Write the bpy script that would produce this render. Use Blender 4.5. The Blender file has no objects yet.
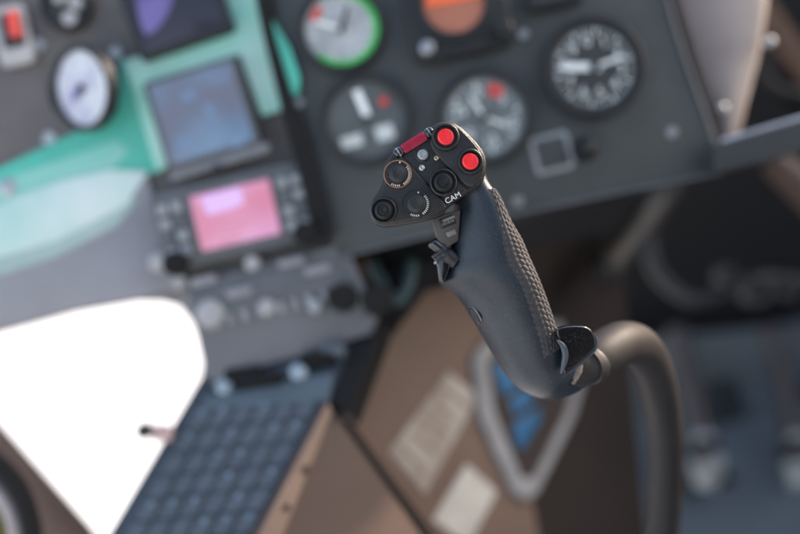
import bpy, bmesh, math, random
from mathutils import Vector, Matrix, noise

random.seed(7)
S = bpy.context.scene
COL = S.collection
R = math.radians
PI = math.pi

# ------------------------------------------------------------------ camera
FPX = 1111.0                      # focal length in photo pixels (50 mm on a 36 mm sensor, 800 px wide)
PITCH, ROLL = R(20), R(15)
CAM = Vector((0, 0, 1.30))
_f = Vector((0, math.cos(PITCH), -math.sin(PITCH)))
_u0 = Vector((0, math.sin(PITCH), math.cos(PITCH)))
_r = math.cos(ROLL) * Vector((1, 0, 0)) - math.sin(ROLL) * _u0
_u = math.sin(ROLL) * Vector((1, 0, 0)) + math.cos(ROLL) * _u0
ROT = Matrix((_r, _u, -_f)).transposed()
cd = bpy.data.cameras.new('camera'); cam = bpy.data.objects.new('camera', cd); COL.objects.link(cam)
cam.matrix_world = Matrix.Translation(CAM) @ ROT.to_4x4()
cd.lens = 50; cd.sensor_width = 36; cd.clip_start = 0.02; cd.clip_end = 2000
cd.dof.use_dof = True; cd.dof.focus_distance = 0.668; cd.dof.aperture_fstop = 1.9
cd.dof.aperture_blades = 0
S.camera = cam

# ------------------------------------------------------------------ light
SUN_EL, SUN_AZ = R(24), R(68)     # azimuth from +Y towards +X
W = bpy.data.worlds.new('World'); S.world = W; W.use_nodes = True
nt = W.node_tree; bg = nt.nodes['Background']
sky = nt.nodes.new('ShaderNodeTexSky'); sky.sky_type = 'NISHITA'; sky.sun_disc = False
sky.sun_elevation = SUN_EL; sky.sun_rotation = SUN_AZ; sky.dust_density = 2.0; sky.ozone_density = 0.4
hs = nt.nodes.new('ShaderNodeHueSaturation'); hs.inputs['Saturation'].default_value = 0.78
nt.links.new(sky.outputs[0], hs.inputs['Color']); nt.links.new(hs.outputs[0], bg.inputs[0]); bg.inputs[1].default_value = 0.15
sl = bpy.data.lights.new('sun', 'SUN'); sun = bpy.data.objects.new('sun', sl); COL.objects.link(sun)
sl.energy = 2.5; sl.angle = R(3); sl.color = (1.0, 0.78, 0.63)
sd = Vector((math.sin(SUN_AZ) * math.cos(SUN_EL), math.cos(SUN_AZ) * math.cos(SUN_EL), math.sin(SUN_EL)))
sun.rotation_euler = sd.to_track_quat('Z', 'Y').to_euler()
S.view_settings.view_transform = 'Standard'; S.view_settings.look = 'None'
S.view_settings.gamma = 1; S.view_settings.exposure = 1.65
S.cycles.use_denoising = True
S.cycles.max_bounces = 8

# ------------------------------------------------------------------ helpers
def P(px, py, d):
    """world point of the photo pixel (px, py) at depth d: used only to measure the place"""
    return CAM + ROT @ Vector(((px - 400) / FPX * d, -(py - 267) / FPX * d, -d))

_m = {}
def mat(name, col, rough=0.5, metal=0.0, var=0.12, scale=30, bump=0.0, bscale=400, coat=0.0,
        emit=None, estr=0.0, spec=0.5, col2=None, dust=0.0, rvar=.07):
    if name in _m: return _m[name]
    m = bpy.data.materials.new(name); m.use_nodes = True
    t = m.node_tree; b = t.nodes['Principled BSDF']
    tc = t.nodes.new('ShaderNodeTexCoord'); nz = t.nodes.new('ShaderNodeTexNoise')
    nz.inputs['Scale'].default_value = scale; nz.inputs['Detail'].default_value = 5
    t.links.new(tc.outputs['Object'], nz.inputs['Vector'])
    rp = t.nodes.new('ShaderNodeValToRGB')
    c = Vector(col[:3]); c2 = Vector(col2[:3]) if col2 else c * (1 + var)
    c1 = c if col2 else c * (1 - var)
    rp.color_ramp.elements[0].position = 0.32; rp.color_ramp.elements[1].position = 0.68
    rp.color_ramp.elements[0].color = (*c1, 1); rp.color_ramp.elements[1].color = (*c2, 1)
    t.links.new(nz.outputs['Fac'], rp.inputs['Fac']); t.links.new(rp.outputs[0], b.inputs['Base Color'])
    if dust:                                # pale specks of dust and wear
        n3 = t.nodes.new('ShaderNodeTexNoise'); n3.inputs['Scale'].default_value = 1400; n3.inputs['Detail'].default_value = 1
        n4 = t.nodes.new('ShaderNodeTexNoise'); n4.inputs['Scale'].default_value = 70; n4.inputs['Detail'].default_value = 4
        m1 = t.nodes.new('ShaderNodeMapRange'); m1.inputs['From Min'].default_value = .66; m1.inputs['From Max'].default_value = .74
        m2 = t.nodes.new('ShaderNodeMapRange'); m2.inputs['From Min'].default_value = .45; m2.inputs['From Max'].default_value = .7
        ml = t.nodes.new('ShaderNodeMath'); ml.operation = 'MULTIPLY'; m5 = t.nodes.new('ShaderNodeMath'); m5.operation = 'MULTIPLY'; m5.inputs[1].default_value = dust
        t.links.new(tc.outputs['Object'], n3.inputs['Vector']); t.links.new(tc.outputs['Object'], n4.inputs['Vector'])
        t.links.new(n3.outputs['Fac'], m1.inputs['Value']); t.links.new(n4.outputs['Fac'], m2.inputs['Value'])
        t.links.new(m1.outputs[0], ml.inputs[0]); t.links.new(m2.outputs[0], ml.inputs[1]); t.links.new(ml.outputs[0], m5.inputs[0])
        mc = t.nodes.new('ShaderNodeMixRGB'); mc.inputs['Color2'].default_value = (.32, .30, .27, 1)
        t.links.new(m5.outputs[0], mc.inputs['Fac']); t.links.new(rp.outputs[0], mc.inputs['Color1']); t.links.new(mc.outputs[0], b.inputs['Base Color'])
    mr = t.nodes.new('ShaderNodeMapRange'); mr.inputs['To Min'].default_value = max(0.02, rough - rvar)
    mr.inputs['To Max'].default_value = min(1, rough + rvar)
    t.links.new(nz.outputs['Fac'], mr.inputs['Value']); t.links.new(mr.outputs[0], b.inputs['Roughness'])
    b.inputs['Metallic'].default_value = metal; b.inputs['Specular IOR Level'].default_value = spec
    b.inputs['Coat Weight'].default_value = coat; b.inputs['Coat Roughness'].default_value = 0.08
    if bump:
        n2 = t.nodes.new('ShaderNodeTexNoise'); n2.inputs['Scale'].default_value = bscale
        n2.inputs['Detail'].default_value = 3
        t.links.new(tc.outputs['Object'], n2.inputs['Vector'])
        bp = t.nodes.new('ShaderNodeBump'); bp.inputs['Strength'].default_value = bump
        bp.inputs['Distance'].default_value = 0.0006
        t.links.new(n2.outputs['Fac'], bp.inputs['Height']); t.links.new(bp.outputs[0], b.inputs['Normal'])
    if emit:
        b.inputs['Emission Color'].default_value = (*emit, 1); b.inputs['Emission Strength'].default_value = estr
    _m[name] = m
    return m

def screen_mat(name, ca, cb, strength, scale=14):
    """a lit display: the picture on it is soft coloured fields"""
    m = bpy.data.materials.new(name); m.use_nodes = True
    t = m.node_tree; b = t.nodes['Principled BSDF']
    tc = t.nodes.new('ShaderNodeTexCoord'); nz = t.nodes.new('ShaderNodeTexNoise')
    nz.inputs['Scale'].default_value = scale; nz.inputs['Detail'].default_value = 1
    t.links.new(tc.outputs['Object'], nz.inputs['Vector'])
    rp = t.nodes.new('ShaderNodeValToRGB')
    rp.color_ramp.elements[0].position = 0.38; rp.color_ramp.elements[1].position = 0.62
    rp.color_ramp.elements[0].color = (*ca, 1); rp.color_ramp.elements[1].color = (*cb, 1)
    t.links.new(nz.outputs['Fac'], rp.inputs['Fac'])
    t.links.new(rp.outputs[0], b.inputs['Emission Color']); b.inputs['Emission Strength'].default_value = strength
    b.inputs['Base Color'].default_value = (0.02, 0.02, 0.03, 1); b.inputs['Roughness'].default_value = 0.12
    return m

class F:
    """a drawing frame: origin at a photo pixel and depth, x/y along the photo, z towards the viewer"""
    def __init__(self, px, py, d, rot=0.0, tx=0.0, ty=0.0):
        self.px, self.py, self.d = px, py, d
        self.k = d / FPX
        rr = ROT @ Matrix.Rotation(R(rot), 3, 'Z') @ Matrix.Rotation(R(tx), 3, 'X') @ Matrix.Rotation(R(ty), 3, 'Y')
        self.M = Matrix.Translation(P(px, py, d)) @ rr.to_4x4()
        self.I = self.M.inverted(); self.r = Matrix.Rotation(R(-rot), 2)
    def xy(self, px, py):                      # pixel -> local metres in the frame's plane
        v = self.r @ Vector(((px - self.px) * self.k, -(py - self.py) * self.k)); return (v.x, v.y)
    def L(self, px, py, d):                    # pixel at depth -> local point
        return self.I @ P(px, py, d)

def tag(o, label=None, cat=None, group=None, kind=None):
    if label: o['label'] = label
    if cat: o['category'] = cat
    if group: o['group'] = group
    if kind: o['kind'] = kind
    return o
def thing(name, fr, label, cat, group=None):
    o = bpy.data.objects.new(name, None); COL.objects.link(o); o.matrix_world = fr.M
    o.empty_display_size = 0.01
    return tag(o, label, cat, group)
def obj(name, bm, m, parent=None, smooth=True, ang=35, M=None):
    bmesh.ops.recalc_face_normals(bm, faces=bm.faces[:])
    me = bpy.data.meshes.new(name); bm.to_mesh(me); bm.free()
    me.materials.append(m)
    if smooth:
        me.polygons.foreach_set('use_smooth', [True] * len(me.polygons))
        me.set_sharp_from_angle(angle=R(ang))
    o = bpy.data.objects.new(name, me); COL.objects.link(o)
    if parent: o.parent = parent
    if M: o.matrix_world = M
    return o

def ins(pts, b):
    """inset a 2-D outline by b (counter-clockwise outlines)"""
    n = len(pts); out = []
    for i in range(n):
        p, q, s = Vector(pts[i - 1]), Vector(pts[i]), Vector(pts[(i + 1) % n])
        e1 = (q - p).normalized(); e2 = (s - q).normalized()
        n1 = Vector((-e1.y, e1.x)); n2 = Vector((-e2.y, e2.x))
        nn = (n1 + n2); l = nn.length
        if l < 1e-6: nn = n1
        else: nn = nn / l / max(0.5, (nn / l).dot(n1))
        out.append(tuple(q + nn * b))
    return out
def ccw(pts):
    a = sum(pts[i - 1][0] * pts[i][1] - pts[i][0] * pts[i - 1][1] for i in range(len(pts)))
    return list(pts) if a > 0 else list(reversed(pts))
def chaikin(pts, n=1):
    for _ in range(n):
        o = []
        for i in range(len(pts)):
            a, b = Vector(pts[i]), Vector(pts[(i + 1) % len(pts)])
            o += [tuple(a * .75 + b * .25), tuple(a * .25 + b * .75)]
        pts = o
    return pts
def slab(bm, pts, z0, z1, b=0.0, seg=3, zf=None):
    """extruded outline with a rounded top edge; zf(x, y) may tilt it"""
    pts = ccw(pts); rings = []
    zf = zf or (lambda x, y: 0)
    def ring(ps, z): return [bm.verts.new((x, y, z + zf(x, y))) for x, y in ps]
    rings.append(ring(pts, z0))
    if b:
        for i in range(seg + 1):
            a = PI / 2 * i / seg
            rings.append(ring(ins(pts, b * (1 - math.cos(a))), z1 - b + b * math.sin(a)))
    else: rings.append(ring(pts, z1))
    for r0, r1 in zip(rings, rings[1:]):
        for i in range(len(pts)):
            j = (i + 1) % len(pts); bm.faces.new((r0[i], r0[j], r1[j], r1[i]))
    bm.faces.new(rings[-1]); bm.faces.new(list(reversed(rings[0])))
def rrect(cx, cy, w, h, r=0.0, rot=0.0, n=4):
    pts = []
    if r <= 0: pts = [(-w/2, -h/2), (w/2, -h/2), (w/2, h/2), (-w/2, h/2)]
    else:
        for sx, sy, a0 in ((1, -1, -90), (1, 1, 0), (-1, 1, 90), (-1, -1, 180)):
            for i in range(n + 1):
                a = R(a0 + 90 * i / n)
                pts.append((sx * (w/2 - r) + r * math.cos(a), sy * (h/2 - r) + r * math.sin(a)))
    c, s = math.cos(R(rot)), math.sin(R(rot))
    return [(cx + x * c - y * s, cy + x * s + y * c) for x, y in pts]
def lathe(bm, prof, n=48, M=None):
    """prof: (radius, z) pairs; closed with end caps when the radius is above zero"""
    M = M or Matrix(); rings = []
    for r, z in prof:
        if r < 1e-7: rings.append([bm.verts.new(M @ Vector((0, 0, z)))])
        else: rings.append([bm.verts.new(M @ Vector((r * math.cos(2*PI*i/n), r * math.sin(2*PI*i/n), z))) for i in range(n)])
    for a, b in zip(rings, rings[1:]):
        for i in range(n):
            j = (i + 1) % n
            if len(a) == 1 and len(b) == 1: continue
            if len(a) == 1: bm.faces.new((a[0], b[j], b[i]))
            elif len(b) == 1: bm.faces.new((a[i], a[j], b[0]))
            else: bm.faces.new((a[i], a[j], b[j], b[i]))
    for q, rv in ((rings[0], True), (rings[-1], False)):
        if len(q) > 1: bm.faces.new(list(reversed(q)) if rv else q)
def T(x, y, z=0): return Matrix.Translation((x, y, z))
def cyl(bm, x, y, r, z0, z1, b=0.0, n=32):
    pr = [(r, z0)]
    if b: pr += [(r - b * (1 - math.cos(a)), z1 - b + b * math.sin(a)) for a in (0, PI/6, PI/3, PI/2)]
    else: pr += [(r, z1)]
    lathe(bm, pr, n, T(x, y))
def annulus(bm, x, y, r0, r1, z0, z1, b=0.0, n=64):
    b = b or (r1 - r0) * 0.2
    pr = [(r1, z0), (r1, z1 - b), (r1 - b * .3, z1 - b * .3), (r1 - b, z1), (r0 + b, z1), (r0 + b * .3, z1 - b * .3), (r0, z1 - b), (r0, z0)]
    rings = [[bm.verts.new((x + r * math.cos(2*PI*i/n), y + r * math.sin(2*PI*i/n), z)) for i in range(n)] for r, z in pr]
    for k in range(len(rings)):
        a, c = rings[k], rings[(k + 1) % len(rings)]
        for i in range(n):
            j = (i + 1) % n; bm.faces.new((a[i], a[j], c[j], c[i]))
def catmull(pts, n):
    out = []; P_ = [2 * pts[0] - pts[1]] + list(pts) + [2 * pts[-1] - pts[-2]]
    for i in range(1, len(P_) - 2):
        for k in range(n):
            t = k / n; a, b, c, d = P_[i-1], P_[i], P_[i+1], P_[i+2]
            out.append(0.5 * ((2*b) + (c - a)*t + (2*a - 5*b + 4*c - d)*t*t + (3*b - a - 3*c + d)*t**3))
    out.append(pts[-1]); return out
def tube(bm, pts, rad, n=20, sub=8):
    """smooth tube through Vector points with radii"""
    q = catmull([Vector((*p, r)) for p, r in zip(pts, rad)], sub) if len(pts) > 2 else [Vector((*p, r)) for p, r in zip(pts, rad)]
    c = [Vector(v[:3]) for v in q]; rr = [v[3] for v in q]
    up = None; rings = []
    for i, p in enumerate(c):
        t = (c[min(i+1, len(c)-1)] - c[max(i-1, 0)]).normalized()
        if up is None: up = t.orthogonal().normalized()
        up = (up - t * up.dot(t)).normalized(); sd_ = t.cross(up)
        rings.append([bm.verts.new(p + rr[i] * (math.cos(2*PI*k/n) * up + math.sin(2*PI*k/n) * sd_)) for k in range(n)])
    for a, b in zip(rings, rings[1:]):
        for k in range(n): bm.faces.new((a[k], a[(k+1) % n], b[(k+1) % n], b[k]))
    bm.faces.new(list(reversed(rings[0]))); bm.faces.new(rings[-1])
def text(name, s, size, m, parent, x, y, z, rot=0, depth=0.00015):
    cu = bpy.data.curves.new(name, 'FONT'); cu.body = s; cu.size = size; cu.extrude = depth
    cu.align_x = 'CENTER'; cu.align_y = 'CENTER'
    o = bpy.data.objects.new(name, cu); COL.objects.link(o)
    bpy.context.view_layer.update()
    me = bpy.data.meshes.new_from_object(o.evaluated_get(bpy.context.evaluated_depsgraph_get()))
    bpy.data.objects.remove(o); bpy.data.curves.remove(cu)
    me.name = name; me.materials.clear(); me.materials.append(m)
    o = bpy.data.objects.new(name, me); COL.objects.link(o); o.parent = parent
    o.location = (x, y, z); o.rotation_euler = (0, 0, R(rot))
    return o
NB = bmesh.new

# ------------------------------------------------------------------ materials
M_panel = mat('panel_paint', (0.044, 0.048, 0.048), 0.55, bump=0.25, bscale=900)
M_panelL = mat('panel_paint_veiled', (0.115, 0.100, 0.094), 0.5, bump=0.2, bscale=700)  # brownish grey paint, lightened to carry the pale veil of glare
M_glare_grey = mat('glare_grey', (0.26, 0.25, 0.265), 0.42, var=0.1, scale=12)  # window glare put into a pale grey; switches and window corner share it
M_black = mat('black_plastic', (0.008, 0.008, 0.0085), 0.42, bump=0.35, bscale=1600)
M_bezel = mat('bezel_black', (0.009, 0.0095, 0.010), 0.5)
M_dial = mat('dial_black', (0.032, 0.034, 0.034), 0.6, scale=60)
M_white = mat('dial_white', (0.85, 0.87, 0.84), 0.6, var=0.05)
M_screw = mat('zinc_screw', (0.42, 0.42, 0.42), 0.4, metal=1.0)
M_teal = mat('teal_sheen', (0.08, 0.46, 0.35), 0.4, var=0.15, scale=9)  # green reflection put into a surface colour
M_mint = mat('mint_sheen', (0.38, 0.60, 0.53), 0.45, scale=12, col2=(0.62, 0.69, 0.66))  # pale part of the green sheen, put into the colour
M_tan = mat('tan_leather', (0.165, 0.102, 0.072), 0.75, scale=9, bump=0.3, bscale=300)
M_blue = mat('blue_grey_plate', (0.038, 0.048, 0.060), 0.45, scale=20)
M_keys = mat('key_cap', (0.078, 0.093, 0.112), 0.55, scale=25)
M_dark = mat('soot_black', (0.006, 0.0055, 0.0055), 0.75, spec=.3)
M_brownd = mat('dark_brown', (0.035, 0.022, 0.017), 0.75, scale=8)

# ------------------------------------------------------------------ setting
def grid_obj(name, corners, m, kind=None, thick=0.01):
    bm = NB(); c = [Vector(p) for p in corners]
    n = (c[1] - c[0]).cross(c[3] - c[0]).normalized() * thick
    a = [bm.verts.new(p) for p in c]; b = [bm.verts.new(p - n) for p in c]
    bm.faces.new(a); bm.faces.new(list(reversed(b)))
    for i in range(4): bm.faces.new((a[i], b[i], b[(i+1) % 4], a[(i+1) % 4]))
    o = obj(name, bm, m, smooth=False)
    if kind: o['kind'] = kind
    return o
M_apron = mat('sunlit_concrete', (0.74, 0.73, 0.71), 0.85, scale=2, var=0.05)
bm = NB(); bmesh.ops.create_grid(bm, x_segments=2, y_segments=2, size=600)
for v in bm.verts: v.co.z = -0.75
tag(obj('ground', bm, M_apron, smooth=False), kind='structure')
M_floor = mat('floor_blue_grey', (0.12, 0.135, 0.145), 0.7, spec=.2, scale=7, bump=0.3, bscale=200)
grid_obj('floor', [(-0.02, 0.15, 0.40), (1.25, 0.15, 0.40), (1.25, 2.0, 0.40), (-0.02, 2.0, 0.40)], M_floor, 'structure', 0.03)
# nose bulkhead and an added unseen side wall that shades the floor, both near black
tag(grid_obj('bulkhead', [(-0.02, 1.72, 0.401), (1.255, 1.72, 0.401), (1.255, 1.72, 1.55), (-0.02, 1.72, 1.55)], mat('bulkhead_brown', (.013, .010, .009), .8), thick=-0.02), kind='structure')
tag(grid_obj('side_shade_wall', [(1.26, 0.15, 0.36), (1.26, 1.98, 0.36), (1.26, 1.98, 0.95), (1.26, 0.15, 0.95)], M_brownd, thick=-0.02), kind='structure')

tag(grid_obj('side_shade_wall', [(1.26, 1.36, 0.951), (1.26, 1.98, 0.951), (1.26, 1.98, 1.50), (1.26, 1.36, 1.50)], M_brownd, thick=-0.02), kind='structure')  # added upper part, unseen, keeps the sun off the lower right
tag(grid_obj('rear_light_block', [(-0.02, -0.75, -0.2), (1.28, -0.75, -0.2), (1.28, -0.75, 2.15), (-0.02, -0.75, 2.15)], M_dark, thick=0.03), kind='structure')  # added unseen wall behind the camera, blocks the light from there
# ------------------------------------------------------------------ instrument panel
f = F(500, 110, 0.95, 15)
pan = thing('instrument_panel', f, 'dark grey main instrument panel holding the round gauges', 'instrument panel')
o_ = [f.xy(*p) for p in ((262, -60), (650, -60), (667, 0), (684, 55), (700, 100), (713, 140), (718, 168), (712, 174), (640, 187), (510, 214), (420, 236), (338, 256), (325, 232), (300, 140), (282, 60))]
bm = NB(); slab(bm, o_, -0.012, 0, 0.0015); obj('panel_plate', bm, M_panel, pan)
bm = NB(); slab(bm, ins(ccw(o_), .004), -.42, -.0121, 0); obj('sky_shade_box', bm, M_dark, pan)  # added box behind the panel, keeps sky light off the space below
bm = NB()
tube(bm, [Vector((*f.xy(*p), 0.001)) for p in ((338, 257), (420, 237), (510, 215), (640, 188), (714, 174), (719, 168), (714, 140), (700, 100), (684, 55), (667, 0), (650, -60))], [0.0016] * 11, 8, 4)
obj('edge_trim', bm, mat('edge_trim', (0.10, 0.105, 0.11), 0.4), pan)
bm = NB(); a = f.xy(552, 153); outer = rrect(a[0], a[1], 0.034, 0.033, 0.004, -1)
slab(bm, outer, -0.001, 0.0012, 0.0004); obj('placard', bm, mat('placard_line', (0.26, 0.27, 0.28), 0.6), pan)
bm = NB(); slab(bm, rrect(a[0], a[1], 0.0265, 0.0255, 0.002, -1), 0, 0.0016, 0.0003); obj('placard_field', bm, M_panel, pan)
def screw(fr, par, px, py, r=0.0048, m=None):
    x, y = fr.xy(px, py); bm = NB()
    lathe(bm, [(r, 0), (r, .0012), (r * .8, .0022), (r * .3, .0024), (0, .0016)], 20, T(x, y)); return obj('screw', bm, m or M_screw, par)
for p in ((672, 132), (518, 201), (298, 103), (523, 34)): screw(f, pan, *p)
f2 = F(585, 149, 0.95, 15)
kn = thing('panel_knob', f2, 'small black knob beside the grey square outline on the panel', 'knob')
bm = NB(); lathe(bm, [(.0085, 0), (.0085, .008), (.007, .012), (.0055, .018), (.003, .0195), (0, .0195)], 28); obj('knob_cap', bm, M_black, kn)
bm = NB(); annulus(bm, 0, 0, .0086, .0105, 0, .002); obj('collar', bm, M_bezel, kn)

def gauge(px, py, r_px, label, d=0.948, rot=15, squash=0, name='round_gauge', cat='gauge', dialm=None,
          ticks=40, needles=(), arcs=(), numerals=None, bez=None, group='round gauges on the instrument panel', depth=0.004, back=-.05):
    fr = F(px, py, d, rot, 0, squash); k = fr.k; r = r_px * k
    g = thing(name, fr, label, cat, group)
    bm = NB()
    annulus(bm, 0, 0, r * 1.0, r * 1.17, 0, 0.010, .002); obj('bezel', bm, bez or M_bezel, g)
    bm = NB(); cyl(bm, 0, 0, r * 1.05, back, depth, n=48); obj('dial', bm, dialm or M_dial, g)
    bm = NB()
    for i in range(ticks):
        a = 2 * PI * i / ticks; big = i % 5 == 0
        l = r * (0.16 if big else 0.09); w = r * (0.045 if big else 0.02); rm = r * 0.9 - l / 2
        pts = rrect(math.cos(a) * rm, math.sin(a) * rm, l, w, 0, math.degrees(a))
        slab(bm, pts, depth, depth + .0004)
    if ticks: obj('scale', bm, M_white, g)
    else: bm.free()
    for (a0, a1, rr, w, m) in arcs:
        bm = NB(); n = 24
        pts = [((rr + w) * r * math.cos(R(a0 + (a1-a0)*i/n)), (rr + w) * r * math.sin(R(a0 + (a1-a0)*i/n))) for i in range(n+1)]
        pts += [(rr * r * math.cos(R(a1 + (a0-a1)*i/n)), rr * r * math.sin(R(a1 + (a0-a1)*i/n))) for i in range(n+1)]
        slab(bm, pts, depth + .0004, depth + .001); obj('colour_arc', bm, m, g)
    if numerals:
        for i, s in enumerate(numerals):
            a = R(90 - 360 * i / len(numerals))
            text('numeral', s, r * 0.36, M_white, g, math.cos(a) * r * .62, math.sin(a) * r * .62, depth + .0005)
    for (ang, ln, w, m) in needles:
        bm = NB(); c, s = math.cos(R(ang)), math.sin(R(ang))
        sh = [(-.18, -.5), (.55, -.5), (.85, -.35), (1, 0), (.85, .35), (.55, .5), (-.18, .5)]
        pts = [(x * ln * r * c - y * w * r * s, x * ln * r * s + y * w * r * c) for x, y in sh]
        slab(bm, pts, depth + .0015, depth + .0022); obj('needle', bm, m, g)
    bm = NB(); cyl(bm, 0, 0, r * .1, depth, depth + .004, .0005, 20); obj('hub', bm, M_bezel, g)
    return g, fr, r
M_red = mat('dial_red', (0.6, 0.06, 0.045), 0.5)
M_org = mat('warm_orange', (0.95, 0.16, 0.05), 0.5)
M_grn = mat('dial_green', (0.04, 0.55, 0.08), 0.5)
M_dialg = mat('dial_silver', (0.30, 0.31, 0.31), 0.4, scale=40, col2=(0.45, 0.46, 0.47))
M_dialm = mat('dial_grey', (0.10, 0.11, 0.11), 0.5, scale=50, col2=(0.15, 0.17, 0.17))
gauge(593, 68, 44, 'black altimeter with white numerals beside the right panel edge', needles=((165, .85, .17, M_white), (5, .8, .08, M_white)),
      numerals=list('0123456789'), ticks=50)
g, fr, r = gauge(484, 118, 41, 'grey dial gauge with a red mark, just right behind the stick head', needles=((110, .7, .08, M_white), (-35, .6, .06, M_white)),
      dialm=M_dialm, numerals=['0', '5', '10', '15', '20', '25'], arcs=((38, 66, .55, .3, M_red),))
g, fr, r = gauge(366, 121, 39, 'grey faced gauge with white bars just left behind the stick head', dialm=mat('dial_mid', (.085, .092, .093), .5), ticks=0)
for (x, y, w, h, ro, m_) in ((362, 104, .2, .72, 8, M_white), (352, 142, .55, .3, 0, mat('pale_grey', (.5, .52, .5), .6)), (385, 133, .45, .38, 0, mat('pale_grey', (0, 0, 0))), (384, 102, .22, .2, 0, M_red)):
    bm = NB(); c = fr.xy(x, y); slab(bm, rrect(c[0], c[1], w * r, h * r, .001, ro), .004, .0055); obj('flag', bm, m_, g)
gauge(342, 30, 37, 'pale faced gauge with a bright green arc at the top of the panel', dialm=M_dialg, needles=((150, .8, .1, M_white), (60, .7, .08, M_bezel)),
      arcs=((-145, 70, .86, .15, M_grn), (120, 150, .7, .2, M_red)), ticks=30)
# instrument with an orange band, square black housing
f3 = F(456, 10, 0.948, 12)
h = thing('attitude_indicator', f3, 'square black instrument with an orange display at the top edge', 'flight instrument')
bm = NB(); slab(bm, rrect(0, 0, .088, .082, .012), -.05, .012, .003); obj('housing', bm, M_bezel, h)
bm = NB(); annulus(bm, -.002, 0.004, .026, .032, .012, .016); obj('bezel', bm, M_black, h)
bm = NB(); cyl(bm, -.002, .004, .027, .01, .0125, n=40); obj('drum', bm, mat('brown_drum', (.42, .15, .09), .5), h)
bm = NB(); slab(bm, [(-.026, .004), (.022, .004), (.020, .014), (-.002, .022), (-.02, .02)], .0126, .014, .0003); obj('sky_band', bm, M_org, h)
bm = NB(); cyl(bm, -.032, -.03, .006, .012, .022, .001); obj('knob', bm, M_screw, h)
bm = NB(); cyl(bm, .034, -.028, .007, .012, .024, .001); obj('knob', bm, M_black, h)
f3 = F(553, -4, 0.948, 12)
h = thing('blank_instrument', f3, 'dark instrument cut by the upper edge above the altimeter', 'flight instrument')
bm = NB(); slab(bm, rrect(0, 0, .05, .022, .006), -.05, .010, .002); obj('housing', bm, M_bezel, h)
bm = NB(); slab(bm, rrect(0, 0, .036, .012, .002), .0101, .0115, .0003); obj('window', bm, M_dial, h)

# ------------------------------------------------------------------ left panel, displays, painted sheen
f = F(140, 130, 0.965, 17)
lp = thing('side_panel', f, 'brownish grey left panel under the painted teal sheen', 'instrument panel')
o_ = [f.xy(*p) for p in ((-60, -60), (262, -60), (282, 60), (300, 140), (325, 232), (338, 256), (192, 292), (180, 292), (143, 300), (74, 312), (0, 332), (-60, 349))]
bm = NB(); slab(bm, o_, -0.012, 0, 0.0015); obj('panel_plate', bm, M_panelL, lp)
for p in ((116, 53), (50, 138), (150, 150), (38, 45)): screw(f, lp, *p, r=.006)
fb = F(100, 250, 0.962, 17)
fa = thing('glare_grey', fb, 'pale grey window glare painted on the lower left panel', 'painted glare')
bm = NB(); slab(bm, [fb.xy(*p) for p in ((-60, 268), (0, 246), (148, 175), (170, 262), (184, 288), (143, 298), (74, 310), (0, 330), (-60, 347))], -.002, .003, .001); obj('glare_plate', bm, M_glare_grey, fa)  # pale plate paints the window glare on the lower panel
for p in ((8, 187),): screw(fb, fa, *p, r=.008)
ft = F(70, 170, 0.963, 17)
te = thing('teal_sheen', ft, 'teal reflection painted as sheets around the left gauge and display', 'painted sheen')  # green reflection on the panel, painted as flat sheets
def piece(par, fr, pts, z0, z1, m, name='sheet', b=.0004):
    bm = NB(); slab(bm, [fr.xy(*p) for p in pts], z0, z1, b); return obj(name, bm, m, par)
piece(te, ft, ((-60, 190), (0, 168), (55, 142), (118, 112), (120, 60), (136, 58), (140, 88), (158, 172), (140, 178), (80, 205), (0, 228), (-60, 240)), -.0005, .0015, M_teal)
piece(te, ft, ((-60, 214), (0, 204), (60, 182), (112, 170), (150, 172), (128, 205), (60, 240), (0, 258), (-60, 274)), .0016, .0052, M_mint, 'pale_sheen')
piece(te, ft, ((-60, 250), (0, 240), (60, 222), (126, 196), (140, 200), (118, 226), (60, 256), (0, 276), (-60, 292)), .0042, .0050, mat('faded_sheen', (.27, .38, .35), .45, scale=9, col2=(.36, .46, .44)), 'sheen_fade')  # in-between tone fades the painted sheen into the grey
piece(te, ft, ((-60, 186), (0, 180), (60, 160), (116, 140), (130, 150), (112, 172), (60, 186), (0, 206), (-60, 218)), .0008, .0022, mat('teal_pale', (.18, .52, .42), .4, scale=9, col2=(.30, .56, .49)), 'teal_sheen_blend')
fm = F(190, 60, 0.960, 17)
tf = thing('mint_sheen_frame', fm, 'mint green sheen painted around the upper corner of the navigation display', 'painted sheen')
piece(tf, fm, ((125, 62), (200, 36), (232, 22), (222, -20), (262, -20), (272, 30), (290, 108), (262, 116), (240, 55), (152, 86), (170, 165), (158, 172), (136, 100)), -.004, .004, mat('mint_sheen_frame', (0.24, .62, .50), .4, scale=14, col2=(.50, .70, .63)), 'frame')  # sheen round the display, painted as a mint frame
fg = F(278, 50, 0.946, 15)
tc_ = thing('teal_sheen_strip', fg, 'dark teal curved reflection painted at the left edge of the main panel', 'strip')
piece(tc_, fg, ((264, 18), (274, 22), (290, 48), (300, 78), (298, 96), (286, 96), (276, 70), (268, 42)), -.001, .006, M_teal, 'strip', .001)  # curved green reflection painted as a teal strip
fg = F(290, 110, 0.94, 15)
bs = thing('black_gap_strip', fg, 'black strip over the gap between the radio stack and the main panel', 'strip')
piece(bs, fg, ((248, -40), (262, -40), (276, 40), (304, 130), (330, 215), (332, 240), (316, 238), (284, 120), (262, 30)), -.008, .004, M_dark, 'strip', .001)  # near-black strip laid over the gap

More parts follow.
